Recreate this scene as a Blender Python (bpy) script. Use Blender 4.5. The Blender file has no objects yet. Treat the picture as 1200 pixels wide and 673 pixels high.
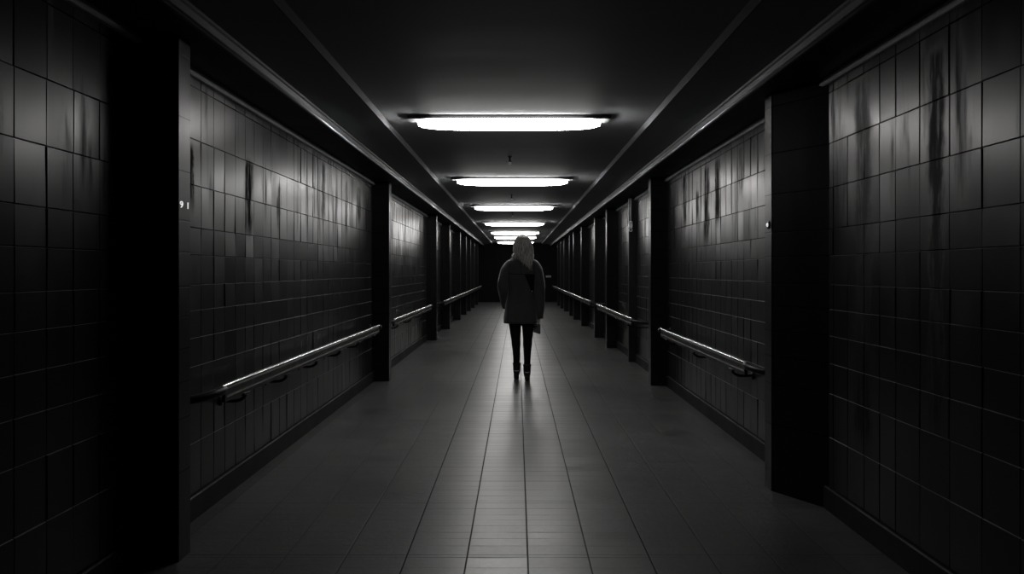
import bpy, bmesh, math, random
from mathutils import Vector, noise
from mathutils.bvhtree import BVHTree
random.seed(7)
COL = bpy.context.scene.collection
EYE = 1.29
WX = 1.69          # half width of the corridor
PX = 1.50          # inner face of the pillars
YEND = 32.3
YNEAR = -3.0
CEIL = EYE + 1.18
SOFF = EYE + 1.05  # underside of the low side boxes

# ------------------------------------------------------------------ helpers
def empty(name, loc=(0, 0, 0), label=None, cat=None, group=None):
    o = bpy.data.objects.new(name, None); COL.objects.link(o)
    o.location = loc; o.empty_display_size = .1
    tag(o, label, cat, group); return o

def tag(o, label=None, cat=None, group=None, kind=None):
    if label: o['label'] = label
    if cat: o['category'] = cat
    if group: o['group'] = group
    if kind: o['kind'] = kind
    return o

def mesh_obj(name, me, mat=None, parent=None, loc=None, smooth=False):
    o = bpy.data.objects.new(name, me); COL.objects.link(o)
    if mat: me.materials.append(mat)
    if smooth:
        for p in me.polygons: p.use_smooth = True
    if parent: o.parent = parent
    if loc: o.location = loc
    return o

class MB:
    def __init__(s): s.v = []; s.f = []
    def add(s, vs, fs):
        n = len(s.v); s.v += [tuple(v) for v in vs]; s.f += [tuple(i + n for i in f) for f in fs]; return s
    def box(s, x0, x1, y0, y1, z0, z1, bv=0):
        bm = bmesh.new()
        bmesh.ops.create_cube(bm, size=1)
        for v in bm.verts:
            v.co = Vector((x0 if v.co.x < 0 else x1, y0 if v.co.y < 0 else y1, z0 if v.co.z < 0 else z1))
        if bv: bmesh.ops.bevel(bm, geom=bm.edges[:], offset=bv, segments=2, affect='EDGES', profile=.7)
        bm.verts.index_update()
        s.add([v.co[:] for v in bm.verts], [[v.index for v in f.verts] for f in bm.faces]); bm.free(); return s
    def loft(s, rings, cap=True):
        """rings: list of lists of points, equal length"""
        n = len(rings[0]); vs = [p for r in rings for p in r]; fs = []
        for k in range(len(rings) - 1):
            for i in range(n):
                j = (i + 1) % n
                fs.append((k * n + i, k * n + j, (k + 1) * n + j, (k + 1) * n + i))
        if cap:
            fs.append(tuple(range(n))[::-1]); fs.append(tuple((len(rings) - 1) * n + i for i in range(n)))
        return s.add(vs, fs)
    def tube(s, pts, rad, n=12, cap=True, flat=1.0):
        """round tube along pts; rad a number or a list"""
        pts = [Vector(p) for p in pts]; rings = []; up = None
        for k, p in enumerate(pts):
            d = (pts[min(k + 1, len(pts) - 1)] - pts[max(k - 1, 0)]).normalized()
            if up is None:
                up = Vector((0, 0, 1)) if abs(d.z) < .9 else Vector((0, 1, 0))
            a = (up - d * up.dot(d)).normalized(); up = a; b = d.cross(a)
            r = rad[k] if isinstance(rad, (list, tuple)) else rad
            rings.append([p + a * (math.cos(2 * math.pi * i / n) * r) + b * (math.sin(2 * math.pi * i / n) * r * flat) for i in range(n)])
        return s.loft(rings, cap)
    def ball(s, c, r, nu=20, nv=14):
        c = Vector(c); rr = r if isinstance(r, (tuple, list)) else (r, r, r); rings = []
        for k in range(1, nv):
            t = math.pi * k / nv
            rings.append([(c.x + rr[0] * math.sin(t) * math.cos(2 * math.pi * i / nu), c.y + rr[1] * math.sin(t) * math.sin(2 * math.pi * i / nu), c.z - rr[2] * math.cos(t)) for i in range(nu)])
        return s.loft(rings)
    def build(s, name, mat=None, parent=None, smooth=False, loc=None):
        me = bpy.data.meshes.new(name); me.from_pydata(s.v, [], s.f); me.update()
        bm = bmesh.new(); bm.from_mesh(me); bmesh.ops.recalc_face_normals(bm, faces=bm.faces); bm.to_mesh(me); bm.free()
        return mesh_obj(name, me, mat, parent, loc, smooth)

def fuse(o, voxel, smooth=6, factor=.5, solid_sub=0):
    """melt the overlapping shapes of one mesh into one continuous skin"""
    m = o.modifiers.new('r', 'REMESH'); m.mode = 'VOXEL'; m.voxel_size = voxel
    if smooth:
        k = o.modifiers.new('s', 'SMOOTH'); k.iterations = smooth; k.factor = factor
    dg = bpy.context.evaluated_depsgraph_get(); dg.update()
    me = bpy.data.meshes.new_from_object(o.evaluated_get(dg))
    o.modifiers.clear(); old = o.data; o.data = me; bpy.data.meshes.remove(old)
    for p in me.polygons: p.use_smooth = True
    return o

def spline(pts, n):
    """Catmull-Rom through pts"""
    P = [Vector(p) for p in pts]; P = [P[0] * 2 - P[1]] + P + [P[-1] * 2 - P[-2]]; out = []
    segs = len(P) - 3
    for i in range(n + 1):
        t = i / n * segs; k = min(int(t), segs - 1); u = t - k
        a, b, c, d = P[k:k + 4]
        out.append(.5 * ((2 * b) + (c - a) * u + (2 * a - 5 * b + 4 * c - d) * u * u + (3 * b - a - 3 * c + d) * u ** 3))
    return out

# ------------------------------------------------------------------ materials
class NT:
    def __init__(s, name):
        s.m = bpy.data.materials.new(name); s.m.use_nodes = True; s.t = s.m.node_tree
        s.b = s.t.nodes['Principled BSDF']; s.L = s.t.links
    def n(s, typ, **kw):
        x = s.t.nodes.new(typ)
        for k, v in kw.items(): setattr(x, k, v)
        return x
    def put(s, sock, v):
        if hasattr(v, 'is_output') or isinstance(v, bpy.types.NodeSocket): s.L.new(v, sock)
        else: sock.default_value = v
    def ma(s, op, a, b=0.0, c=0.0, clamp=False):
        x = s.n('ShaderNodeMath', operation=op); x.use_clamp = clamp
        s.put(x.inputs[0], a); s.put(x.inputs[1], b); s.put(x.inputs[2], c); return x.outputs[0]
    def rng(s, v, a, b, c, d, interp='SMOOTHSTEP'):
        x = s.n('ShaderNodeMapRange', interpolation_type=interp)
        s.put(x.inputs[0], v)
        for i, q in enumerate((a, b, c, d)): s.put(x.inputs[i + 1], q)
        return x.outputs[0]
    def pos(s):
        g = s.n('ShaderNodeNewGeometry'); x = s.n('ShaderNodeSeparateXYZ'); s.L.new(g.outputs['Position'], x.inputs[0]); return g.outputs['Position'], x.outputs
    def objco(s):
        g = s.n('ShaderNodeTexCoord'); x = s.n('ShaderNodeSeparateXYZ'); s.L.new(g.outputs['Object'], x.inputs[0]); return g.outputs['Object'], x.outputs
    def noise(s, vec, scale=(1, 1, 1), sc=1.0, detail=4, rough=.5):
        mp = s.n('ShaderNodeMapping'); mp.inputs['Scale'].default_value = scale; s.L.new(vec, mp.inputs[0])
        x = s.n('ShaderNodeTexNoise'); s.L.new(mp.outputs[0], x.inputs['Vector']); x.inputs['Scale'].default_value = sc
        x.inputs['Detail'].default_value = detail; x.inputs['Roughness'].default_value = rough; return x.outputs['Fac']
    def grey(s, v, tint=(1, 1, 1)):
        c = s.n('ShaderNodeCombineXYZ')
        for i in range(3): s.put(c.inputs[i], s.ma('MULTIPLY', v, tint[i]))
        return c.outputs[0]
    def bump(s, h, strength=.3, dist=.01):
        x = s.n('ShaderNodeBump'); x.inputs['Strength'].default_value = strength; x.inputs['Distance'].default_value = dist
        s.put(x.inputs['Height'], h); s.L.new(x.outputs[0], s.b.inputs['Normal'])
    def set(s, **kw):
        for k, v in kw.items(): s.put(s.b.inputs[k.replace('_', ' ')], v)
        return s
COOL = (.97, 1.0, 1.03)

def simple(name, base, rough, metal=0.0, spec=.5, nz=0.0, nsc=30.0, bump=0.0, tint=COOL, scale=(1, 1, 1)):
    t = NT(name); vec, _ = t.objco()
    f = t.noise(vec, scale, nsc, 5)
    t.set(Base_Color=t.grey(t.ma('MULTIPLY', t.rng(f, .25, .75, 1 - nz, 1 + nz, 'LINEAR'), base), tint), Roughness=t.rng(f, .25, .75, max(.02, rough - .08 - nz * .1), rough + .08, 'LINEAR'),
          Metallic=metal, Specular_IOR_Level=spec)
    if bump: t.bump(f, bump, .004)
    return t.m

def wall_mat(name, marks):
    t = NT(name); vec, p = t.pos()
    at = t.n('ShaderNodeAttribute', attribute_name='tile'); r = at.outputs['Fac']
    gr = t.n('ShaderNodeAttribute', attribute_name='grout').outputs['Fac']
    # soot and water runs: noise stretched down the wall, thickest on the upper rows
    run = t.noise(vec, (1, 9, .9), 1.0, 6, .62)
    run2 = t.noise(vec, (1, 26, 1.6), 1.0, 4, .6)
    zr = t.ma('SUBTRACT', p[2], EYE)
    up = t.rng(zr, .05, .5, 0, 1)
    dirt = t.ma('MULTIPLY', t.rng(run, .50, .68, 0, .75), t.rng(run2, .35, .62, .35, 1))
    dirt = t.ma('MULTIPLY', dirt, up)
    wob = t.ma('MULTIPLY', t.ma('SUBTRACT', t.noise(vec, (1, 1, 1), 9.0, 4), .5), .10)
    fray = t.noise(vec, (1, 30, 4), 1.0, 4, .7)
    for (yc, z0, z1, w, s) in marks:
        d = t.ma('ABSOLUTE', t.ma('SUBTRACT', t.ma('ADD', p[1], wob), yc))
        m = t.ma('MULTIPLY', t.rng(d, w * .35, w, 1, 0), t.ma('MULTIPLY', t.rng(zr, z0 - .12, z0 + .08, 0, 1), t.rng(zr, z1 - .04, z1 + .03, 1, 0)))
        m = t.ma('MULTIPLY', m, t.ma('MULTIPLY', t.rng(fray, .36, .55, .35, 1), s))
        dirt = t.ma('MAXIMUM', dirt, m)
    base = t.ma('MULTIPLY_ADD', r, .003, .012)
    base = t.ma('MULTIPLY', base, t.ma('SUBTRACT', 1.0, t.ma('MULTIPLY', dirt, .8)))
    base = t.ma('MULTIPLY', base, t.ma('SUBTRACT', 1.0, t.ma('MULTIPLY', gr, .7)))
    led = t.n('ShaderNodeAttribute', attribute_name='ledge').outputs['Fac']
    base = t.ma('MULTIPLY_ADD', led, t.rng(zr, .0, .3, .30, .012), base)  # ledges pale on low rows, dark higher up: caught light painted into the colour
    cloud = t.noise(vec, (1, 3, 1.0), 2.0, 4)
    ro = t.ma('ADD', t.ma('MULTIPLY_ADD', r, .04, .27), t.ma('MULTIPLY', dirt, .4))
    ro = t.ma('ADD', ro, t.rng(cloud, .3, .7, -.05, .05, 'LINEAR'))
    ro = t.ma('ADD', ro, t.ma('MULTIPLY', gr, .15))
    sp = t.ma('MULTIPLY', t.ma('MULTIPLY_ADD', r, .07, .24), t.ma('SUBTRACT', 1.0, t.ma('MULTIPLY', dirt, .96)))
    t.set(Base_Color=t.grey(base, COOL), Roughness=t.ma('MAXIMUM', ro, .285), Specular_IOR_Level=sp)
    t.bump(t.noise(vec, (1, 6, 1.5), 4.0, 2), .03, .003)
    return t.m

def floor_mat():
    t = NT('floor_slabs'); vec, p = t.pos()
    X0, TW, TD = .048, .274, .105
    cx = t.ma('DIVIDE', t.ma('SUBTRACT', p[0], X0), TW); ci = t.ma('FLOOR', cx); fx = t.ma('SUBTRACT', cx, ci)
    dx = t.ma('MULTIPLY', t.ma('MINIMUM', fx, t.ma('SUBTRACT', 1.0, fx)), TW)
    # rows of uneven depth
    yv = t.n('ShaderNodeCombineXYZ'); t.L.new(p[1], yv.inputs[1])
    yw = t.ma('ADD', p[1], t.ma('MULTIPLY', t.ma('SUBTRACT', t.noise(yv.outputs[0], (1, 1, 1), 2.3, 2), .5), .22))
    cy = t.ma('DIVIDE', yw, TD); ri = t.ma('FLOOR', cy); fy = t.ma('SUBTRACT', cy, ri)
    dy = t.ma('MULTIPLY', t.ma('MINIMUM', fy, t.ma('SUBTRACT', 1.0, fy)), TD)
    my = t.ma('DIVIDE', t.ma('SUBTRACT', p[1], 4.27), .78); fm = t.ma('SUBTRACT', my, t.ma('FLOOR', my))
    dm = t.ma('MULTIPLY', t.ma('MINIMUM', fm, t.ma('SUBTRACT', 1.0, fm)), .78)
    wn = t.n('ShaderNodeTexWhiteNoise', noise_dimensions='2D'); cv = t.n('ShaderNodeCombineXYZ')
    t.L.new(ri, cv.inputs[0]); t.L.new(t.ma('FLOOR', t.ma('DIVIDE', ci, 2.0)), cv.inputs[1]); t.L.new(cv.outputs[0], wn.inputs['Vector']); rnd = wn.outputs['Value']
    jx = t.rng(dx, .0022, .0045, 1, 0)
    jy = t.ma('MULTIPLY', t.rng(dy, .0012, .0035, 1, 0), t.rng(t.noise(vec, (2, 9, 1), 1.0, 3), .38, .6, .35, 1))
    jm = t.rng(dm, .002, .004, 1, 0)
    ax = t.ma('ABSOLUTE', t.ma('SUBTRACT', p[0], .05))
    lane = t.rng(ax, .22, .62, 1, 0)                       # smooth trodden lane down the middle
    mid = t.noise(vec, (1, 1, 1), 26.0, 8, .72)
    grime = t.noise(vec, (1, .5, 1), 2.2, 5, .6)
    joint = t.ma('MAXIMUM', t.ma('MULTIPLY', jx, t.rng(ax, .5, 1.1, .95, .35)), t.ma('MAXIMUM', t.ma('MULTIPLY', jy, t.ma('MULTIPLY_ADD', lane, .6, .25)), t.ma('MULTIPLY', jm, .55)))
    base = t.ma('MULTIPLY_ADD', rnd, .016, .060)
    base = t.ma('MULTIPLY', base, t.rng(mid, .3, .7, .72, 1.28, 'LINEAR'))
    base = t.ma('MULTIPLY', base, t.rng(grime, .3, .7, .75, 1.2, 'LINEAR'))
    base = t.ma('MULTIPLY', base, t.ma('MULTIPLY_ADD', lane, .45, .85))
    base = t.ma('MULTIPLY', base, t.ma('SUBTRACT', 1.0, t.ma('MULTIPLY', joint, .85)))
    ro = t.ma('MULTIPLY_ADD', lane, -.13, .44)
    ro = t.ma('ADD', ro, t.ma('MULTIPLY', t.ma('SUBTRACT', rnd, .5), .07))
    ro = t.ma('ADD', ro, t.rng(mid, .3, .7, -.025, .025, 'LINEAR'))
    ro = t.ma('ADD', ro, t.ma('MULTIPLY', joint, .3))
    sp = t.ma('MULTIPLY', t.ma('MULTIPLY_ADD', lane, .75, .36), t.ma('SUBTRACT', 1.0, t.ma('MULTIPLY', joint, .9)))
    t.set(Base_Color=t.grey(base, (1, 1, .99)), Roughness=t.ma('MAXIMUM', ro, .285), Specular_IOR_Level=sp)
    h = t.ma('SUBTRACT', t.ma('MULTIPLY', mid, t.ma('MULTIPLY_ADD', lane, -1.33, 1.4)), joint)
    t.bump(h, .35, .004)
    return t.m

M = {}
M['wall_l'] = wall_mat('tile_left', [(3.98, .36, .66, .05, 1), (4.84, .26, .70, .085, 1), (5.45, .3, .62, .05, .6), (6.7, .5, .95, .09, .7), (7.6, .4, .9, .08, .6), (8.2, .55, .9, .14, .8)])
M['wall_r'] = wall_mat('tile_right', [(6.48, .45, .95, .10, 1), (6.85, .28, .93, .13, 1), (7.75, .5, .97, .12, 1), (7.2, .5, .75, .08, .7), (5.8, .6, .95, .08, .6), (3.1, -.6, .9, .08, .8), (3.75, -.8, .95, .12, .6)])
M['floor'] = floor_mat()
M['ceiling'] = simple('ceiling_paint', .20, .7, spec=.15, nz=.10, nsc=1.1, scale=(.5, 2.2, 1), bump=.02)
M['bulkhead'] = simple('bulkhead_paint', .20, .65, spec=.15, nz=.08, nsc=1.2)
M['fascia'] = simple('fascia_shade', .11, .7, spec=.05, nz=.08, nsc=1.2)  # shade put into the colour: dims the bright strip on the bulkhead face
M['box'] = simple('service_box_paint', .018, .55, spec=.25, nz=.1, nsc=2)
M['bead'] = simple('bead_metal', .75, .35, metal=.4, nz=.1, nsc=3)
M['lip'] = simple('lip_metal', .10, .5, metal=.1, nz=.15, nsc=3, scale=(1, .3, 1))
M['cove'] = simple('cove_metal', .8, .4, metal=.3, nz=.2, nsc=3, scale=(1, .3, 1))
def pillar_mat():
    t = NT('pillar_tile'); vec, p = t.pos()
    j = None
    for r in (-.897, -.66, -.497, -.348, -.205, -.07, .085, .228, .45, .69, .965):
        d = t.rng(t.ma('ABSOLUTE', t.ma('SUBTRACT', t.ma('SUBTRACT', p[2], EYE), r)), .0015, .004, 1, 0)
        j = d if j is None else t.ma('MAXIMUM', j, d)
    f = t.noise(vec, (3, 9, .9), 1.0, 5)
    t.set(Base_Color=t.grey(t.ma('MULTIPLY', t.ma('SUBTRACT', 1.0, t.ma('MULTIPLY', j, .7)), .007), COOL), Roughness=t.rng(f, .3, .7, .29, .36, 'LINEAR'),
          Specular_IOR_Level=t.ma('MULTIPLY_ADD', j, -.15, .22))
    t.bump(t.ma('SUBTRACT', 1.0, j), .2, .002)
    return t.m
M['pillar'] = pillar_mat()
M['edge'] = simple('pillar_edge_metal', .09, .35, metal=.6, nz=.1, nsc=6)
M['skirt'] = simple('skirting', .011, .6, spec=.2, nz=.2, nsc=5)
M['black'] = simple('matte_black', .004, .7, spec=.12, nz=.2, nsc=8)
M['black_gloss'] = simple('black_iron', .01, .45, spec=.3, nz=.2, nsc=12)
def brushed():
    t = NT('rail_brushed_steel'); vec, _ = t.objco(); f = t.noise(vec, (30, .6, 30), 1.0, 4)
    tg = t.n('ShaderNodeTangent', direction_type='RADIAL', axis='Y')
    t.set(Base_Color=t.grey(t.rng(f, .3, .7, .85, .97, 'LINEAR'), (1, 1, .98)), Roughness=.20, Metallic=1.0, Anisotropic=.93, Anisotropic_Rotation=.25)
    t.L.new(tg.outputs[0], t.b.inputs['Tangent']); return t.m
M['rail'] = brushed()
def glow(name, s_):
    t = NT(name); vec, _ = t.objco(); f = t.noise(vec, (1, 1, 1), 200.0, 2)
    t.set(Base_Color=(.8, .8, .8, 1), Roughness=.3, Emission_Color=(1, 1, 1, 1), Emission_Strength=t.rng(f, .3, .7, s_ * .9, s_ * 1.1)); return t.m
M['added_glow'] = glow('added_glow', .5)  # glow added to whiten the digits and the pillar stud, neither is a lamp
M['steel'] = simple('rail_steel', .62, .24, metal=1, nz=.06, nsc=9, scale=(1, .15, 1), tint=(1, 1, .98))
M['white'] = simple('white_enamel', .75, .35, nz=.04)
M['sign'] = simple('sign_grey', .30, .5, nz=.1, nsc=20)
M['plate'] = simple('fitting_metal', .03, .45, spec=.4, nz=.1, nsc=12)
M['cap'] = simple('end_cap_plastic', .35, .3, nz=.05)

def emit(name, s):
    t = NT(name); vec, p = t.objco()
    # a little dimmer towards the ends of the tube inside
    d = t.rng(t.ma('ABSOLUTE', p[0]), .62, .72, 1, .6)
    g = t.n('ShaderNodeNewGeometry'); nx = t.n('ShaderNodeSeparateXYZ'); t.L.new(g.outputs['True Normal'], nx.inputs[0])
    # the tube sits behind a prismatic cover: strong downwards and out of the ends, weaker through the long sides
    dn = t.rng(t.ma('ABSOLUTE', nx.outputs[1]), .25, .95, 1, .22)
    dn = t.ma('MULTIPLY', dn, t.rng(t.ma('ABSOLUTE', nx.outputs[0]), .7, .95, 1, 9.0))
    t.set(Base_Color=(.8, .8, .8, 1), Roughness=.3, Emission_Color=(1, .985, .965, 1), Emission_Strength=t.ma('MULTIPLY', t.ma('MULTIPLY', d, dn), s))
    return t.m
M['lamp'] = emit('lit_diffuser', 24.0)

# ------------------------------------------------------------------ the setting
def tile_wall(name, side, mat):
    """one connected sheet of tiles with sunk joints; real depth, slight tilt of each tile"""
    rnd = random.Random(3 if side < 0 else 11)
    rows = [-1.165, -.897, -.66, -.497, -.348, -.205, -.07, .085, .228, .45, .69, .965, 1.06]
    rows = [EYE + r for r in rows]
    ys = [YNEAR]; k = 0
    while ys[-1] < YEND:
        w = .168 + rnd.uniform(-.018, .018)
        if ys[-1] < 3.3 and side > 0: w = .215 + rnd.uniform(-.02, .02)
        ys.append(ys[-1] + w)
    g, gd = .0032, .0045
    def lines(e):
        out = []
        for i in range(len(e) - 1):
            out += [(e[i] + g, i, 0), (e[i + 1] - g, i, 1), ]
        return out
    Ly, Lz = lines(ys), lines(rows)
    # with a sunk strip between neighbours
    def full(L):
        out = []
        for i, (v, t, s) in enumerate(L):
            out.append((v, t, s, False))
            if s == 1 and i < len(L) - 1:
                nv = L[i + 1][0]; out.append((v + (nv - v) * .25, t, s, True)); out.append((v + (nv - v) * .45, t + 1, 0, True))
        return out
    Fy, Fz = full(Ly), full(Lz)
    tilt = {}
    def til(a, b):
        if (a, b) not in tilt: tilt[(a, b)] = (rnd.gauss(0, .0006), rnd.gauss(0, .0011), rnd.gauss(0, .0007))
        return tilt[(a, b)]
    vs = []; ny, nz = len(Fy), len(Fz)
    for (y, ty, sy, gy) in Fy:
        for (z, tz, sz, gz) in Fz:
            o, a, b = til(ty, tz)
            d = o + (a if sy else -a) + (b if sz else -b)
            if gy or gz: d = gd + .001
            vs.append((side * (WX + d), y, z))
    fs = []; att = []; gro = []; led = []
    tr = {}; colr = {}
    for i in range(ny - 1):
        for j in range(nz - 1):
            q = (i * nz + j, (i + 1) * nz + j, (i + 1) * nz + j + 1, i * nz + j + 1)
            fs.append(q if side < 0 else q[::-1])
            isg = not (Fy[i][2] == 0 and Fy[i + 1][2] == 1 and not Fy[i][3] and not Fy[i + 1][3] and Fz[j][2] == 0 and Fz[j + 1][2] == 1 and not Fz[j][3] and not Fz[j + 1][3])
            key = (Fy[i][1], Fz[j][1])
            tr.setdefault(key, .65 * colr.setdefault(key[0], rnd.random()) + .35 * rnd.random()); att.append(tr[key])
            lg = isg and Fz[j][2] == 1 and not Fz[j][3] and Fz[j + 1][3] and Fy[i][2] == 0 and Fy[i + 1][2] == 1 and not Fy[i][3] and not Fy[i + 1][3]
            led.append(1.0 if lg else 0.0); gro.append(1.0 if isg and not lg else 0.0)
    # solid back
    n = len(vs); B = side * (WX + .12)
    z0, z1 = 0.0, SOFF + .1
    vs += [(B, YNEAR, z0), (B, Fy[-1][0], z0), (B, Fy[-1][0], z1), (B, YNEAR, z1)]
    fs.append((n, n + 1, n + 2, n + 3)); att.append(.5); gro.append(1); led.append(0)
    c = [0, (ny - 1) * nz, (ny - 1) * nz + nz - 1, nz - 1]
    for a in range(4):
        b = (a + 1) % 4
        if a == 0: ring = [i * nz for i in range(ny)]
        elif a == 1: ring = [(ny - 1) * nz + j for j in range(nz)]
        elif a == 2: ring = [i * nz + nz - 1 for i in range(ny)][::-1]
        else: ring = [j for j in range(nz)][::-1]
        fs.append(tuple(ring) + (n + b, n + a)); att.append(.5); gro.append(1); led.append(0)
    me = bpy.data.meshes.new(name); me.from_pydata(vs, [], fs); me.update()
    A = me.attributes.new('tile', 'FLOAT', 'FACE'); A.data.foreach_set('value', att)
    A = me.attributes.new('grout', 'FLOAT', 'FACE'); A.data.foreach_set('value', gro)
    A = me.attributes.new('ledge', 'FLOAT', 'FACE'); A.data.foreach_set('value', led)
    o = mesh_obj(name, me, mat); tag(o, kind='structure'); return o

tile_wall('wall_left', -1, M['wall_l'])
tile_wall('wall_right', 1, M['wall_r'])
tag(MB().box(-1.85, 1.85, YNEAR, YEND + .3, -.1, 0).build('floor', M['floor']), kind='structure')
ceil = tag(MB().box(-1.85, 1.85, YNEAR, YEND + .3, CEIL, CEIL + .1).build('ceiling', M['ceiling']), kind='structure')
LIPX, BKX = 1.375, 1.02
for s in (-1, 1):
    sd = 'left' if s < 0 else 'right'
    def P(x0, x1): return (min(s * x0, s * x1), max(s * x0, s * x1))
    a, b = P(BKX, LIPX)
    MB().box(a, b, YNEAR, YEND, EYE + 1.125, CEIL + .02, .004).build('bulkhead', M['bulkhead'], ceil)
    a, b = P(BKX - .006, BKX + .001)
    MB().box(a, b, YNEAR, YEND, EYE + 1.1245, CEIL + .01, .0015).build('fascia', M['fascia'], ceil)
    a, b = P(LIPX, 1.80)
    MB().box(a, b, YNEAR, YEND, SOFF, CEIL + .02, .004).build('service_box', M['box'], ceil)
    # metal lip along the inner bottom edge of the box: face, rounded bead, shallow groove
    prof = [(LIPX + .012, SOFF - .004), (LIPX - .006, SOFF - .006), (LIPX - .014, SOFF + .002), (LIPX - .012, SOFF + .014), (LIPX - .003, SOFF + .020), (LIPX - .003, SOFF + .052), (LIPX - .012, SOFF + .058), (LIPX - .012, SOFF + .072), (LIPX + .004, SOFF + .074), (LIPX + .012, SOFF + .05)]
    m = MB(); m.loft([[(s * x, y, z) for x, z in prof] for y in (YNEAR, YEND)])
    tag(m.build('trim_1' if s < 0 else 'trim_3', M['lip']), kind='structure')
    tag(MB().tube([(s * (LIPX - .014), YNEAR, SOFF - .003), (s * (LIPX - .014), YEND, SOFF - .003)], .0085, 12).build('trim_5' if s < 0 else 'trim_6', M['bead'], smooth=True), kind='structure')
    a, b = P(1.655, 1.700)
    m = MB(); m.loft([[(s * x, y, z) for x, z in [(1.700, SOFF + .002), (1.672, SOFF + .002), (1.672, SOFF - .012), (1.660, SOFF - .020), (1.658, SOFF - .032), (1.668, SOFF - .040), (1.700, SOFF - .040)]] for y in (YNEAR, YEND)])
    tag(m.build('trim_2' if s < 0 else 'trim_4', M['cove']), kind='structure')
    m = MB(); m.loft([[(s * x, y, z) for x, z in [(1.78, 0), (1.672, 0), (1.672, .117), (1.678, .123), (1.78, .123)]] for y in (YNEAR, YEND)])
    tag(m.build('baseboard_' + sd, M['skirt']), kind='structure')
tag(MB().box(-1.85, 1.85, YEND, YEND + .2, 0, CEIL).build('wall_back', M['black']), kind='structure')
for k, (x0, x1) in enumerate(((-.95, -.01), (.01, .95))):
    d = MB().box(x0, x1, YEND - .05, YEND - .002, .01, 2.1, .004).build('door_%d' % (k + 1), M['black']); tag(d, kind='structure')
    hx = -.09 if k == 0 else .09
    MB().tube([(hx, YEND - .05, .95), (hx, YEND - .1, .97), (hx, YEND - .1, 1.23), (hx, YEND - .05, 1.25)], .012).build('door_handle', M['black_gloss'], d)
sg = MB().box(1.21, 1.43, YEND - .012, YEND - .0005, 1.03, 1.11, .003).build('wall_sign', M['sign'])
tag(sg, 'small grey plate sign on the dark end wall, right of the doors', 'sign')

# ------------------------------------------------------------------ pillars
def pillar(side, y, dep, px, label, slant=0.0, wid=None):
    o = empty('pillar', (side * (WX - .0), y, 0), label, 'pillar', 'pillars along the left wall' if side < 0 else 'pillars along the right wall')
    inn = -side * (WX - px)
    out = side * .10
    H = SOFF
    m = MB()
    r = .006
    x1, x2 = inn + side * r, inn
    prof = [(out, dep), (out, -slant), (0, -slant), (x1, 0), (x2, r), (x2, dep - r), (x1, dep)]
    zs = [0.0, .004, H - .004, H - .0005]
    m.loft([[(x, yy, z) for x, yy in prof] for z in zs])
    m.build('shaft', M['pillar'], o)
    if y < 5: return o
    # thin metal angle over the far inner corner
    e = MB(); t = .0025
    e.loft([[(x2 - side * t, dep - .028, z), (x2 - side * t, dep + t, z), (x2 + side * .02, dep + t, z), (x2 + side * .02, dep - .001, z), (x2 + side * .001, dep - .001, z), (x2 + side * .001, dep - .028, z)] for z in (.002, H - .001)])
    e.build('corner_strip', M['edge'], o)
    return o
ordn = ['nearest', 'second', 'third', 'fourth', 'fifth', 'sixth', 'seventh', 'eighth', 'ninth', 'tenth']
Lp = [3.40, 9.0, 14.3, 17.1, 20.3, 22.7, 24.8, 27.0, 29.4]
for i, y in enumerate(Lp):
    lab = ('black square pillar standing out from the left wall, ' +
           ['nearest the camera, beside the white digits', 'second from the camera, behind the long near handrail', 'third from the camera, where the middle handrail ends'][i]) if i < 3 else \
          'black square pillar on the left wall behind the far handrail, %s pillar from the camera' % ordn[i]
    pillar(-1, y, .13, 1.50, lab)
Rp = [4.5, 8.65, 12.9, 14.9, 18.0, 20.5, 22.1, 24.6, 26.6, 28.6]
for i, y in enumerate(Rp):
    lab = ('black square pillar standing out from the right wall, ' +
           ['nearest the camera and largest of all', 'second from the camera, at the far end of the near handrail', 'third from the camera, just past the narrow black post', 'fourth from the camera, where the middle handrail ends'][i]) if i < 4 else \
          'black square pillar on the right wall behind the far handrail, %s pillar from the camera' % ordn[i]
    pillar(1, y, .13, 1.505 if i else 1.492, lab, slant=.34 if i == 0 else 0)

# narrow black post with pale conduit fittings on the right wall
po = empty('wall_post', (1.66, 10.9, 0), 'narrow black post against right wall with small pale fittings near its top', 'post')
MB().box(-.075, .03, 0, .07, 0, SOFF - .003, .004).build('post_shaft', M['black_gloss'], po)
MB().tube([(-.05, -.012, 1.98), (-.05, -.012, SOFF - .01)], .016, 12).build('conduit', M['cap'], po, True)
m = MB(); m.box(-.075, -.025, -.035, .002, 1.905, 1.975, .008); m.ball((-.05, -.03, 1.985), (.024, .02, .02)); f_ = m.build('junction_box', M['white'], po, True); fuse(f_, .003, 3)
bm_ = MB(); ring = [(-.05 + .02 * math.cos(a), -.018, 1.875 + .02 * math.sin(a)) for a in [i * math.pi / 8 for i in range(17)]]
bm_.tube(ring, .006, 8); bm_.tube([(-.05, -.016, 1.895), (-.05, -.014, 1.91)], .006, 8); bm_.build('hanging_ring', M['white'], po, True)

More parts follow.
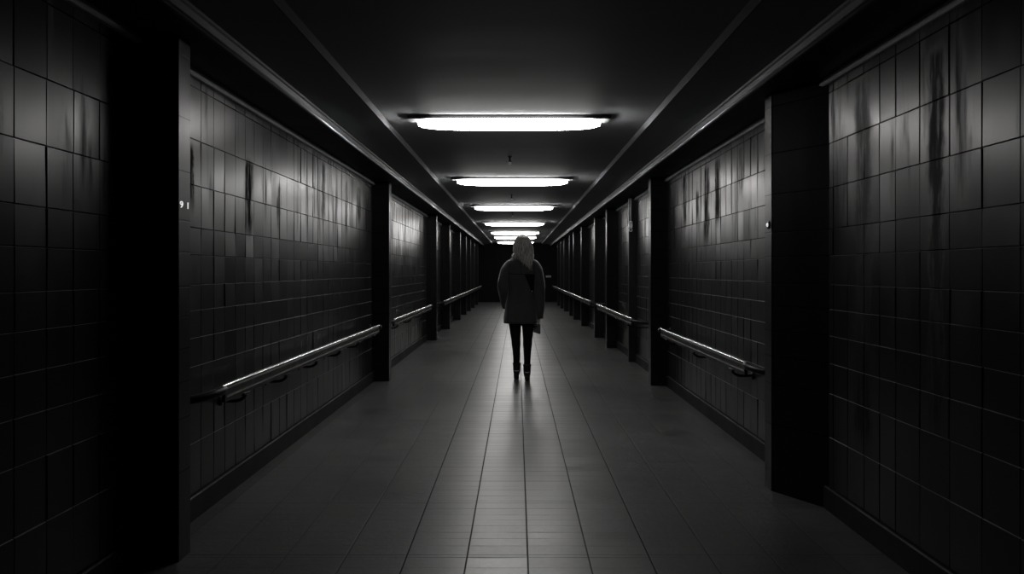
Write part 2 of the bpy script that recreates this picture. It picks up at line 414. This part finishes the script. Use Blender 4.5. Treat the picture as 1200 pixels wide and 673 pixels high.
# ------------------------------------------------------------------ hand rails
def rail(side, y0, y1, x, z, bsp, label, group=None, yb=None):
    o = empty('handrail', (side * x, y0, z), label, 'handrail')
    L = y1 - y0
    m = MB(); m.tube([(0, 0, 0), (0, .012, 0), (0, L - .012, 0), (0, L, 0)], [.012, .0165, .0165, .012], 20)
    m.build('rail_tube', M['rail'], o, True)
    MB().box(-.012, .012, .05, L - .05, -.058, -.046, .003).build('under_bar', M['steel'], o)
    MB().box(-.010, .010, .03, L - .03, -.080, -.016, .003).build('rail_core', M['black_gloss'], o)
    dx = side * (WX - x)           # to the wall
    # black ends that bend back to the wall
    for (ya, sg_) in ((0, -1), (L, 1)):
        pts = spline([(0, ya - sg_ * .03, -.012), (0, ya + sg_ * .05, -.018), (dx * .35, ya + sg_ * .13, -.03), (dx * .85, ya + sg_ * .19, -.035), (dx, ya + sg_ * .20, -.035)], 18)
        e = MB(); e.tube(pts, [.026] * 4 + [.022] * 15, 14)
        e.tube([(dx - side * .014, ya + sg_ * .20, -.035), (dx, ya + sg_ * .20, -.035)], [.036, .040], 18)
        e.build('end_return', M['black_gloss'], o, True)
    n = max(2, round(L / bsp)); 
    for k in range(n):
        yb_ = .35 + (L - .7) * k / (n - 1)
        b = MB()
        b.tube(spline([(0, yb_, -.075), (0, yb_, -.10), (dx * .3, yb_, -.125), (dx - side * .005, yb_, -.125)], 10), .010, 10)
        b.tube([(dx - side * .012, yb_, -.125), (dx + side * .0005, yb_, -.125)], [.026, .030], 16)
        b.box(-.016, .016, yb_ - .05, yb_ + .05, -.088, -.074, .003)
        b.build('bracket', M['black_gloss'], o, True)
    return o
ZR = EYE - .612
rail(-1, 4.02, 8.62, 1.55, ZR, .75, 'long polished steel handrail on the near left wall, closest to the camera on that side')
rail(-1, 9.60, 13.85, 1.55, ZR, 1.0, 'short polished steel handrail on the left wall between second and third pillars')
rail(-1, 15.0, 30.6, 1.43, ZR + .02, 1.6, 'far polished steel handrail on the left crossing the row of distant pillars')
rail(1, 5.15, 8.25, 1.545, ZR - .01, .9, 'polished steel handrail on near right wall, ending at large nearest pillar')
rail(1, 9.45, 13.6, 1.42, ZR + .02, 1.1, 'middle polished steel handrail on the right crossing the narrow black post')
rail(1, 14.9, 30.6, 1.43, ZR + .02, 1.6, 'far polished steel handrail on the right crossing the row of distant pillars')

# ------------------------------------------------------------------ ceiling lights
LX = -.06
def lamp(y, label, mat):
    o = empty('ceiling_light', (LX, y, CEIL), label, 'ceiling light', 'strip lights along the ceiling')
    MB().box(-.765, .765, -.080, .080, -.034, -.006, .006).build('mounting_plate', M['plate'], o)
    for sx in (-.5, .5): MB().box(sx - .05, sx + .05, -.05, .05, -.02, 0).build('spacer', M['plate'], o)
    # bowed lens, thin at the ends
    rings = []; n = 24
    for k in range(n + 1):
        u = -1 + 2 * k / n; x = u * .690
        e = max(0.0, 1 - abs(u) ** 5); w = .070 + .025 * e; d = .042 + .030 * e ** .7
        rings.append([(x, w * math.cos(t), -.032 - d * math.sin(t) ** .8 if math.sin(t) > 0 else -.032) for t in [math.pi * i / 14 for i in range(15)]])
    b = MB(); b.loft(rings); b.build('diffuser', mat, o, True)
    for sx in (-1, 1):
        b = MB(); pr = [[(sx * x, .077 * math.cos(t), -.032 - .054 * max(0, math.sin(t)) ** .8) for t in [math.pi * i / 12 for i in range(13)]] for x in (.668, .674)]
        b.loft(pr); b.build('end_cap', M['cap'], o)
    return o
Ly_ = [5.85, 9.66, 13.65, 18.3, 22.6, 25.6, 30.0]
for i, y in enumerate(Ly_):
    lab = ['glowing white strip light across the ceiling, nearest the camera and the largest', 'glowing white strip light, second from the camera, between the two small ceiling sprinklers',
           'glowing white strip light, third from the camera along the ceiling', 'glowing white strip light, fourth from the camera along the ceiling', 'glowing white strip light, fifth from the camera, above the closely spaced sixth',
           'glowing white strip light, sixth from the camera, just above the blonde head', 'glowing white strip light farthest along the ceiling, partly behind the blonde head'][i]
    lamp(y, lab, M['lamp'])

def sprinkler(x, y, s, label):
    o = empty('ceiling_sprinkler', (x, y, CEIL), label, 'sprinkler', 'small fittings between the ceiling lights')
    b = MB(); b.tube([(0, 0, -.0), (0, 0, -.006)], [.022 * s, .02 * s], 16); b.tube([(0, 0, -.005), (0, 0, -.05)], .008 * s, 12); b.tube([(0, 0, -.045), (0, 0, -.058)], [.012 * s, .02 * s], 16)
    b.build('stem', M['black'], o, True)
    b = MB(); b.tube([(0, 0, -.056), (0, 0, -.060), (0, 0, -.074), (0, 0, -.078)], [.018 * s, .023 * s, .022 * s, .014 * s], 18); b.build('sensor_head', M['white'], o, True)
sprinkler(-.075, 7.9, 1.0, 'small dark ceiling sprinkler with pale head, nearest the camera, between first two lights')
sprinkler(-.085, 11.85, 1.0, 'small dark ceiling sprinkler with pale head between the second and third lights')
sprinkler(-.09, 15.5, .8, 'tiny dark ceiling sprinkler between the third and fourth lights')

# ------------------------------------------------------------------ marks on the walls
def digits():
    o = empty('wall_number', (-1.50, 3.412, EYE + .283), 'two small white raised digits on the inner side of the nearest left pillar', 'number')
    for ch, y in (('9', 0.0), ('1', .070)):
        cu = bpy.data.curves.new('c', 'FONT'); cu.body = ch; cu.size = .044; cu.extrude = .002; cu.offset = -.0006
        t = bpy.data.objects.new('t', cu); COL.objects.link(t)
        dg = bpy.context.evaluated_depsgraph_get(); dg.update(); me = bpy.data.meshes.new_from_object(t.evaluated_get(dg))
        bpy.data.objects.remove(t); bpy.data.curves.remove(cu)
        for v in me.vertices:
            X, Y, Z = v.co; v.co = (Z + .0018, y + X * (1.5 if ch == '9' else 1.2), Y)
        me.materials.clear(); mesh_obj('digit', me, M['added_glow'], o)
digits()
h = empty('glow_stud', (1.4925, 4.555, EYE + .275), 'tiny white stud with an added glow on the inner side of the large nearest right pillar', 'stud')
MB().tube([(.0005, 0, 0), (-.005, 0, 0), (-.007, 0, 0)], [.024, .024, .020], 20).build('stud_rim', M['black_gloss'], h, True)
MB().ball((-.008, 0, 0), (.007, .012, .012), 14, 10).build('lens', M['added_glow'], h, True)  # bright face of the stud, its glow is added

# ------------------------------------------------------------------ the walking woman
def wool_mat():
    t = NT('dark_wool'); vec, _ = t.objco()
    f = t.noise(vec, (1, 1, 1), 260.0, 3); g = t.noise(vec, (1, 1, .5), 5.0, 4)
    t.set(Base_Color=t.grey(t.ma('MULTIPLY', t.rng(f, .3, .7, .034, .062, 'LINEAR'), t.rng(g, .3, .7, .8, 1.15, 'LINEAR')), (1, 1, 1)), Roughness=.85, Specular_IOR_Level=.2, Sheen_Weight=.9, Sheen_Roughness=.35)
    t.bump(f, .3, .001); return t.m
def hair_mat():
    t = NT('blonde_hair'); vec, _ = t.objco()
    f = t.noise(vec, (1, 1, .12), 90.0, 4, .6)
    t.set(Base_Color=t.grey(t.rng(f, .38, .62, .10, .9), (1.04, 1, .95)), Roughness=.34, Specular_IOR_Level=.8, Sheen_Weight=1.0, Sheen_Roughness=.4)
    t.bump(f, .5, .002)
    tl = t.n('ShaderNodeBsdfTranslucent'); tl.inputs[0].default_value = (.9, .88, .84, 1); mx = t.n('ShaderNodeMixShader'); mx.inputs[0].default_value = .35
    out = t.t.nodes['Material Output']; t.L.new(t.b.outputs[0], mx.inputs[1]); t.L.new(tl.outputs[0], mx.inputs[2]); t.L.new(mx.outputs[0], out.inputs['Surface'])
    return t.m
M['wool'] = wool_mat(); M['hair'] = hair_mat()
M['wool_dark'] = simple('dark_wool_trim', .006, .9, spec=.1, nz=.2, nsc=60)
M['skin'] = simple('skin', .42, .45, spec=.4, nz=.04, nsc=12, tint=(1.05, 1, .95))
M['denim'] = simple('black_denim', .006, .8, spec=.12, nz=.2, nsc=80)
M['boot'] = simple('black_boot_leather', .008, .4, spec=.35, nz=.15, nsc=20)
M['purse'] = simple('grey_leather', .10, .5, spec=.4, nz=.15, nsc=25)
M['eye'] = simple('eye_white', .7, .2); M['iris'] = simple('iris', .05, .15)

WYY = 9.12
woman = empty('person', (.052, WYY, 0), 'woman with long blonde hair in dark short coat, black trousers and ankle boots, walking away', 'person')
def ell(cx, cy, z, rx, ry, n=28, p=2.3, front=0.0):
    out = []
    for i in range(n):
        a = 2 * math.pi * i / n; c, s_ = math.cos(a), math.sin(a)
        out.append((cx + rx * math.copysign(abs(c) ** (2 / p), c), cy + ry * math.copysign(abs(s_) ** (2 / p), s_), z))
    return out
HC = Vector((.012, .0, 1.592))      # head centre
def head_mesh(m):
    nu, nv = 40, 30; rings = []
    for k in range(1, nv):
        t = math.pi * k / nv; r_ = []
        for i in range(nu):
            a = 2 * math.pi * i / nu
            x = math.sin(t) * math.cos(a); y = math.sin(t) * math.sin(a); z = -math.cos(t)
            X = x * .074; Y = y * .093; Z = z * .116
            if z < 0:                                   # jaw narrows to the chin, back of the skull lifts
                X *= 1 - .30 * (-z) ** 1.4; Y = Y * (1 - .18 * (-z)) + (.018 * (-z) if y > 0 else .035 * (-z))
            if y > .5 and abs(z) < .35: Y -= .004
            for sx in (-1, 1):                          # eye sockets
                d = ((X - sx * .031) / .017) ** 2 + ((Z - .004) / .012) ** 2
                if y > 0: Y -= .010 * math.exp(-d)
            r_.append((HC.x + X, HC.y + Y, HC.z + Z))
        rings.append(r_)
    m.loft(rings)
    c = HC
    m.tube([c + Vector((0, .080, .012)), c + Vector((0, .092, -.008)), c + Vector((0, .104, -.026)), c + Vector((0, .094, -.034))], [.007, .009, .012, .006], 12)
    for sx in (-1, 1):
        m.ball(c + Vector((sx * .010, .091, -.030)), (.008, .009, .006), 10, 8)
        m.ball(c + Vector((sx * .075, -.005, -.006)), (.008, .016, .029), 12, 10)        # ears
        m.tube([c + Vector((sx * .012, .083, .021)), c + Vector((sx * .032, .084, .026)), c + Vector((sx * .050, .070, .020))], [.004, .005, .003], 8)  # brow
    m.tube([c + Vector((-.022, .082, -.058)), c + Vector((0, .090, -.057)), c + Vector((.022, .082, -.058))], [.002, .0042, .002], 8)
    m.tube([c + Vector((-.019, .081, -.065)), c + Vector((0, .088, -.066)), c + Vector((.019, .081, -.065))], [.002, .0048, .002], 8)
    m.ball(c + Vector((0, .066, -.090)), (.020, .016, .017), 12, 10)
    for sx in (-1, 1):
        m.tube([c + Vector((sx * .019, .0775, .008)), c + Vector((sx * .026, .0830, .0125)), c + Vector((sx * .034, .0825, .0130)), c + Vector((sx * .044, .0745, .006))], [.003, .0038, .0038, .003], 8)
        m.tube([c + Vector((sx * .020, .0775, -.002)), c + Vector((sx * .031, .0805, -.0075)), c + Vector((sx * .043, .0740, -.001))], [.003, .0034, .003], 8)
def hand(m, wrist, side, curl, down=Vector((0, 0, -1)), palm_out=None):
    """palm, four unequal fingers and a thumb, hanging from the wrist; the palm faces the thigh"""
    n_ = Vector((-side, 0, 0)) if palm_out is None else palm_out            # palm faces inwards
    f = down.normalized(); w_ = n_.cross(f).normalized()
    fw = w_ if w_.y > 0 else -w_                              # towards the thumb (forwards)
    W = Vector(wrist)
    rings = []
    for (u, hw, ht) in ((-.03, .022, .019), (0, .023, .017), (.03, .033, .015), (.06, .038, .014), (.085, .036, .012)):
        r_ = []
        for i in range(16):
            a = 2 * math.pi * i / 16
            r_.append(W + f * u + fw * (math.cos(a) * hw) + n_ * (math.sin(a) * ht))
        rings.append(r_)
    m.loft(rings)
    for k, (off, ln) in enumerate(((.027, .068), (.009, .077), (-.009, .071), (-.026, .056))):
        p = W + f * .080 + fw * off; d = f.copy(); pts = [p - f * .02, p]; rr = [.0085, .0086]
        for q, part in enumerate((.42, .32, .26)):
            ang = curl[q] * (1 + .08 * k); axis = fw
            d = (d * math.cos(ang) + n_ * math.sin(ang)).normalized() if q == 0 else (d + n_ * 0).normalized()
            if q: 
                # rotate d within the plane (f, n_)
                a0 = math.atan2(d.dot(n_), d.dot(f)) + ang; d = f * math.cos(a0) + n_ * math.sin(a0)
            p = p + d * ln * part; pts.append(p.copy()); rr.append((.0082, .0076, .0062)[q])
        m.tube(pts, rr, 10)
    p = W + f * .018 + fw * .020
    m.tube([p, p + fw * .020 + f * .018 + n_ * .010, p + fw * .026 + f * .045 + n_ * .018, p + fw * .022 + f * .066 + n_ * .026], [.012, .0105, .009, .0065], 10)

RW = Vector((.205, .015, .755)); LW = Vector((-.185, .135, .86))
SHL, SHR = Vector((-.156, -.0, 1.400)), Vector((.164, -.0, 1.398))
ELL, ELR = Vector((-.228, -.035, 1.115)), Vector((.222, -.035, 1.085))
b = MB()
head_mesh(b)
b.tube([HC + Vector((0, -.005, -.06)), HC + Vector((0, -.012, -.12)), (.004, -.01, 1.42), (.002, 0, 1.37)], [.048, .047, .050, .075], 18)
b.loft([ell(0, .005, z, rx, ry) for z, rx, ry in ((.80, .10, .07), (.85, .150, .100), (.93, .158, .108), (1.02, .128, .090), (1.10, .120, .085), (1.22, .138, .098), (1.32, .140, .088), (1.38, .125, .070), (1.425, .07, .05))])
b.tube(spline([SHL + Vector((.045, 0, -.03)), (SHL + ELL) / 2, ELL, (ELL + LW) / 2, LW], 16), [.040 - .0011 * i for i in range(17)], 14)
b.tube(spline([SHR + Vector((-.045, 0, -.03)), (SHR + ELR) / 2, ELR, (ELR + RW) / 2, RW], 16), [.040 - .0011 * i for i in range(17)], 14)
hand(b, RW, 1, (.55, .75, .55))
hand(b, LW, -1, (.35, .5, .3), Vector((.25, .55, -.8)), Vector((.6, -.55, -.2)).normalized() * 1)
FL = [(-.075, 0, .87), (-.078, .02, .68), (-.066, .045, .47), (-.062, .04, .38), (-.057, .06, .13)]
FR = [(.078, 0, .87), (.078, 0, .68), (.073, .0, .47), (.070, -.035, .38), (.066, -.085, .13)]
for L_ in (FL, FR):
    b.tube(spline(L_, 20), [.082, .081, .080, .078, .076, .073, .069, .064, .059, .055, .051, .050, .050, .050, .0485, .046, .043, .040, .037, .035, .033], 18)
FOOT = [(-.057, .06), (.066, -.085)]
for x, y in FOOT:
    b.tube([(x, y - .02, .12), (x, y, .085), (x, y + .06, .055), (x * 1.05, y + .12, .035), (x * 1.08, y + .165, .028)], [.033, .034, .032, .033, .02], 14)
body = b.build('body', M['skin'], woman); fuse(body, .0036, 2, .4)
for sx in (-1, 1):
    e = MB().ball(HC + Vector((sx * .031, .0695, .003)), .0112, 14, 10).build('eye', M['eye'], woman, True)
    MB().ball(HC + Vector((sx * .031, .0790, .003)), (.0052, .0025, .0052), 12, 8).build('iris', M['iris'], e, True)

# trousers
b = MB()
for L_ in (FL, FR):
    b.tube(spline(L_, 20), [.090, .088, .086, .083, .080, .076, .072, .067, .062, .058, .055, .055, .055, .055, .053, .050, .046, .043, .040, .038, .037], 20)
b.loft([ell(0, .005, z, rx, ry) for z, rx, ry in ((.80, .12, .085), (.86, .165, .112), (.94, .168, .116), (1.01, .142, .100))])
tr_ = b.build('trousers', M['denim'], woman); fuse(tr_, .007, 4)

# ankle boots with block heels
for (x, y), sx in zip(FOOT, (-1, 1)):
    lift = 0.0
    b = MB()
    b.tube([(x, y + .005, .185), (x, y + .002, .15), (x, y, .115), (x, y + .018, .085), (x, y + .065, .058), (x * 1.05, y + .12, .040), (x * 1.08, y + .165, .032), (x * 1.09, y + .195, .027)], [.047, .045, .044, .042, .036, .036, .031, .012], 18)
    b.ball((x, y - .012, .088), (.034, .036, .035), 16, 12)
    bt = b.build('boot', M['boot'], woman); fuse(bt, .005, 4)
    s_ = MB()
    rings = []
    for (yy, w_, zt, th) in ((y - .035, .020, .062, .006), (y, .027, .058, .006), (y + .05, .024, .034, .006), (y + .09, .030, .012, .008), (y + .14, .034, .007, .007), (y + .185, .022, .008, .007), (y + .205, .008, .010, .005)):
        xx = x * (1 + .08 * max(0, (yy - y)) / .2)
        rings.append([(xx - w_, yy, zt - th), (xx + w_, yy, zt - th), (xx + w_, yy, zt + .006), (xx - w_, yy, zt + .006)])
    s_.loft(rings); s_.build('sole', M['boot'], bt)
    h_ = MB(); h_.loft([ell(x, yy, z, rx, ry, 20, 3) for z, yy, rx, ry in ((.0, y - .012, .021, .019), (.006, y - .012, .021, .019), (.045, y - .010, .024, .024), (.066, y - .006, .028, .030))])
    h_.build('heel', M['boot'], bt, True)
    # turned cuff at the top of the boot
    MB().tube([(x, y + .005, .170), (x, y + .005, .176), (x, y + .006, .192), (x, y + .006, .198)], [.046, .0485, .0485, .046], 24).build('cuff', M['boot'], bt, True)

# coat: A-line body, sleeves and collar melted together
b = MB()
b.loft([ell(cx, .008, z, rx, ry, 36, 2.5) for z, cx, rx, ry in (
    (.672, -.006, .205, .150), (.69, -.006, .206, .151), (.80, -.004, .196, .146), (.92, -.001, .182, .136), (1.02, .0, .168, .124), (1.12, .0, .166, .119),
    (1.22, .002, .174, .121), (1.32, .004, .180, .120), (1.375, .005, .178, .108), (1.415, .006, .168, .088), (1.440, .008, .132, .074), (1.462, .010, .090, .064), (1.478, .010, .070, .058))])
b.tube(spline([(-.118, 0, 1.392), SHL + Vector((-.0, 0, -.045)), (SHL + ELL) / 2 + Vector((-.006, -.01, 0)), ELL, (ELL + LW) / 2 + Vector((-.004, -.01, .0)), LW + Vector((.0, -.005, -.0))], 22), [.044, .049, .052, .054, .056, .058, .060, .063, .062, .061, .060, .060, .060, .059, .058, .056, .055, .054, .053, .052, .051, .050, .050], 20)
b.tube(spline([(.125, 0, 1.390), SHR + Vector((.0, 0, -.045)), (SHR + ELR) / 2 + Vector((.008, -.01, 0)), ELR, (ELR + RW) / 2 + Vector((.006, -.01, 0)), RW + Vector((.0, -.002, -.022))], 22), [.044, .049, .052, .054, .056, .058, .060, .063, .062, .061, .060, .060, .060, .060, .059, .058, .057, .056, .055, .054, .053, .052, .052], 20)
coat = b.build('coat', M['wool'], woman); fuse(coat, .008, 5, .5)
# soft folds
for v in coat.data.vertices:
    p = v.co; n0 = noise.noise(Vector((p.x * 7, p.y * 7, p.z * 3.0))); n1 = noise.noise(Vector((p.x * 22, p.y * 22, p.z * 7 + 5)))
    low = max(0, min(1, (1.05 - p.z) / .35)); arm = max(0, min(1, (abs(p.x) - .17) / .04))
    fold = math.sin(math.atan2(p.y, p.x) * 7 + n0 * 2) * .005 * low * (1 - arm)
    k = n0 * .006 + n1 * .0035 * (1 + arm) + fold
    d = Vector((p.x, p.y, 0)); d = d.normalized() if d.length > 1e-4 else Vector((0, 0, 0)); v.co = p + d * k
me = coat.data; bm = bmesh.new(); bm.from_mesh(me); bvh = BVHTree.FromBMesh(bm); bm.free()
def onback(x, z, off=.002):
    h = bvh.ray_cast(Vector((x, -1, z)), Vector((0, 1, 0)))
    return (Vector(h[0]) + Vector((0, -off, 0))) if h[0] else None
def seam(pts, r, name, mat, n=40, off=.0):
    q = spline([(x, 0, z) for x, z in pts], n); q = [onback(p.x, p.z, off) for p in q]; q = [p for p in q if p is not None]
    return MB().tube(q, r, 8).build(name, mat, coat, True)
seam([(-.155, 1.262), (-.06, 1.256), (.06, 1.254), (.150, 1.25)], .0032, 'yoke_seam', M['wool_dark'])
seam([(-.015, 1.45), (-.008, 1.36), (-.002, 1.256)], .0022, 'yoke_seam', M['wool_dark'])
seam([(-.150, 1.31), (-.150, 1.2), (-.140, 1.08), (-.152, .98)], .003, 'armhole_seam', M['wool_dark'])
seam([(.158, 1.31), (.150, 1.2), (.142, 1.06), (.150, .96)], .003, 'armhole_seam', M['wool_dark'])
seam([(-.195, .690), (-.1, .686), (0, .684), (.1, .686), (.185, .690)], .0022, 'hem_stitching', M['wool_dark'])
# dark hanging cape flap under the right shoulder
b = MB(); vs_ = []; NX, NZ = 10, 16
for j in range(NZ + 1):
    u = j / NZ; z = 1.252 - u * .215; xl = .035 + u * .085; xr = .150 - u * .012
    for i in range(NX + 1):
        x = xl + (xr - xl) * i / NX; p = onback(x, z, .005); vs_.append(p if p is not None else Vector((x, -.1, z)))
back = [v + Vector((0, .006, 0)) for v in vs_]; N_ = len(vs_); fs_ = []
for j in range(NZ):
    for i in range(NX):
        a = j * (NX + 1) + i; fs_.append((a, a + 1, a + NX + 2, a + NX + 1)); fs_.append(tuple(q + N_ for q in (a + NX + 1, a + NX + 2, a + 1, a)))
edge = [i for i in range(NX + 1)] + [(j + 1) * (NX + 1) + NX for j in range(NZ)] + [NZ * (NX + 1) + i for i in range(NX - 1, -1, -1)] + [j * (NX + 1) for j in range(NZ - 1, 0, -1)]
for a, c_ in zip(edge, edge[1:] + edge[:1]): fs_.append((a, a + N_, c_ + N_, c_))
b.add(vs_ + back, fs_); b.build('back_flap', M['wool_dark'], coat)
p = onback(.124, 1.055, .008); MB().ball(p, (.006, .004, .006), 12, 8).build('button', M['white'], coat, True)
# front: overlapping edge and a row of buttons
def onfront(x, z, off):
    h = bvh.ray_cast(Vector((x, 1, z)), Vector((0, -1, 0)))
    return (Vector(h[0]) + Vector((0, off, 0))) if h[0] else None
q = [onfront(.028, 1.44 - .76 * i / 40, .001) for i in range(41)]; q = [v for v in q if v is not None]
MB().tube(q, .003, 8).build('front_edge', M['wool_dark'], coat, True)
for z in (1.36, 1.24, 1.12, 1.0, .88):
    v = onfront(-.02, z, .003); MB().tube([v + Vector((0, -.003, 0)), v + Vector((0, .003, 0)), v + Vector((0, .004, 0))], [.012, .012, .009], 16).build('front_button', M['black_gloss'], coat, True)
# collar, mostly under the hair
b = MB(); rings = []
for k in range(25):
    a = math.pi * (-.5 + 2 * k / 24) ; 
    if k == 24: break
    ca, sa = math.cos(a), math.sin(a); R = Vector((ca * .074, sa * .068, 0)); c = Vector((.009, .0, 0))
    rings.append([c + R * 1.0 + Vector((0, 0, 1.445)), c + R * .92 + Vector((0, 0, 1.492)), c + R * 1.02 + Vector((0, 0, 1.500)), c + R * 1.30 + Vector((0, 0, 1.452)), c + R * 1.28 + Vector((0, 0, 1.440))])
vs_ = [q for r_ in rings for q in r_]; fs_ = []
for k in range(24):
    for i in range(5):
        fs_.append((k * 5 + i, k * 5 + (i + 1) % 5, ((k + 1) % 24) * 5 + (i + 1) % 5, ((k + 1) % 24) * 5 + i))
b.add(vs_, fs_); b.build('collar', M['wool'], coat, True)
for W_, n_ in ((RW + Vector((0, -.002, -.02)), 1),):
    MB().tube([W_ + Vector((.001, -.001, .045)), W_ + Vector((.001, -.001, .0425)), W_ + Vector((.0, .0, -.002)), W_ + Vector((0, 0, -.006))], [.052, .0565, .0555, .051], 24).build('sleeve_cuff', M['wool'], coat, True)

# hair: a grooved shell over the skull and long locks falling to the right shoulder blade
rh = random.Random(5)
b = MB()
shell = MB(); rings = []; nA = 72
for (z, cx, cy, rx, ry) in ((1.730, .012, -.010, .010, .010), (1.726, .012, -.010, .034, .038), (1.714, .012, -.010, .054, .058), (1.692, .013, -.012, .073, .078), (1.650, .014, -.014, .094, .098), (1.600, .016, -.022, .100, .103), (1.555, .020, -.028, .106, .098), (1.510, .024, -.036, .108, .088), (1.470, .032, -.050, .106, .072), (1.435, .045, -.066, .092, .056), (1.405, .062, -.080, .068, .040), (1.375, .080, -.090, .042, .026), (1.345, .094, -.094, .022, .015), (1.322, .100, -.096, .008, .006)):
    r_ = []
    for i in range(nA):
        a = 2 * math.pi * i / nA; c, s_ = math.cos(a), math.sin(a)
        g = 1 + .035 * math.sin(a * 19 + z * 14) + .025 * math.sin(a * 31 - z * 22) + .05 * noise.noise(Vector((c * 2, s_ * 2, z * 6)))
        x, y = cx + rx * c * g, cy + ry * s_ * g
        if s_ > 0 and z < 1.675:                       # open at the face
            lim = HC.y + .020 - max(0, 1.60 - z) * .25
            y = min(y, lim)
        r_.append((x, y, z))
    rings.append(r_)
shell.loft(rings)
b.v, b.f = shell.v, shell.f
def lock(a, zend, xend, yend, r, wav):
    c, s_ = math.cos(a), math.sin(a)
    top = Vector((.012 + .03 * c, -.012 + .03 * s_, 1.724))
    p1 = Vector((.013 + .079 * c, -.014 + .084 * s_, 1.678)); p2 = Vector((.018 + .108 * c, -.024 + .106 * s_, 1.59))
    p3 = Vector((.024 + .112 * c, -.034 + .096 * s_, 1.51))
    mid = (p3 + Vector((xend, yend, zend))) / 2 + Vector((.0, -.010, .012))
    pts = spline([top, p1, p2, p3, mid, (xend, yend, zend)], 26)
    for k, q in enumerate(pts):
        u = k / 26; q.x += math.sin(u * 9 + wav) * .006 * u; q.y += math.cos(u * 8 + wav * 2) * .005 * u
    rr = [r * min(1, .35 + 3 * k / 26) * (1 if k < 15 else max(.12, 1 - (k - 15) / 12)) for k in range(27)]
    b.tube(pts, rr, 7, flat=.6)
for k in range(150):
    a = math.pi * (-.02 + 1.04 * k / 149) + math.pi + rh.uniform(-.03, .03)       # round the back from left to right
    u = (math.cos(a) + 1) / 2                                                    # 0 left .. 1 right
    zend = 1.44 - .10 * u ** .8 - rh.uniform(0, .05) + (.02 if u < .15 else 0)
    xe = -.02 + .125 * u ** .7 + rh.uniform(-.018, .018) if u > .12 else -.085 + rh.uniform(-.02, .03)
    ye = -.098 - .012 * math.sin(u * 3) + rh.uniform(-.006, .006) if u > .12 else -.05 + rh.uniform(-.03, .02)
    lock(a, zend, xe, ye, rh.uniform(.0035, .0075), rh.uniform(0, 6))
for sx, cnt in ((-1, 12), (1, 10)):                                              # loose strands beside the face
    for k in range(cnt):
        a = (0 if sx > 0 else math.pi) + sx * rh.uniform(.0, .35)
        lock(a, 1.45 - rh.uniform(0, .07), sx * rh.uniform(.095, .145) + .01, rh.uniform(-.03, .03), rh.uniform(.002, .004), rh.uniform(0, 6))
for k in range(60):                                                              # flyaway hairs
    a = rh.uniform(0, 2 * math.pi); z = rh.uniform(1.50, 1.69); q = math.sqrt(max(.05, 1 - ((z - 1.59) / .14) ** 2))
    p = Vector((.016 + .106 * math.cos(a) * q, -.022 + .100 * math.sin(a) * q, z))
    if p.y > .03: continue
    d = Vector((math.cos(a), math.sin(a), rh.uniform(-.6, .5))).normalized()
    b.tube(spline([p - d * .01, p + d * .008 + Vector((0, 0, -.006)), p + d * .016 + Vector((0, 0, -.03))], 6), [.0024, .0024, .0022, .002, .0016, .0012, .0006], 5)
b.build('hair', M['hair'], woman, True)

# small purse held in the right hand
pc = RW + Vector((-.018, .0, -.140))
pu = empty('clutch_purse', (.052 + pc.x, WYY + pc.y, pc.z), "small grey clutch purse held in the walking woman's right hand", 'purse')
b = MB(); rings = []
for (z, w_, t_) in ((-.062, .040, .006), (-.056, .046, .010), (-.02, .045, .012), (.02, .042, .011), (.045, .038, .008), (.050, .034, .004)):
    rings.append([(x, y, z + (.010 * y / .05)) for (y, x, _) in [(q[0], q[1], 0) for q in ell(0, 0, 0, w_, t_, 24, 4)]])
b.loft(rings); pb = b.build('purse_body', M['purse'], pu, True)
b = MB(); b.loft([[(x * 1.12 + 0, y, z) for (y, x, _) in ell(0, 0, 0, w_, t_, 24, 4)] for (z, w_, t_) in ((-.008, .030, .0122), (.0, .040, .0128), (.02, .0430, .0122), (.046, .039, .0092), (.053, .034, .004))])
b.build('flap', M['purse'], pu, True)
MB().ball((.014, 0, -.004), (.003, .006, .006), 12, 8).build('clasp', M['steel'], pu, True)
pu.rotation_euler = (0, math.radians(6), math.radians(58))

# ------------------------------------------------------------------ camera, world, view
cam = bpy.data.cameras.new('camera'); co = bpy.data.objects.new('camera', cam); COL.objects.link(co)
co.location = (0, 0, EYE); co.rotation_euler = (math.pi / 2, 0, 0)
cam.sensor_width = 36; cam.lens = 27.0; cam.clip_start = .05; cam.clip_end = 200
cam.shift_x = -6 / 1200; cam.shift_y = -18.5 / 1200
sc = bpy.context.scene; sc.camera = co
w = bpy.data.worlds.new('world'); sc.world = w; w.use_nodes = True
w.node_tree.nodes['Background'].inputs[0].default_value = (0, 0, 0, 1); w.node_tree.nodes['Background'].inputs[1].default_value = 0
vs = sc.view_settings; vs.view_transform = 'Standard'; vs.look = 'None'; vs.exposure = 0.5; vs.gamma = 1; vs.use_curve_mapping = False
sc.cycles.max_bounces = 8; sc.cycles.sample_clamp_indirect = 4
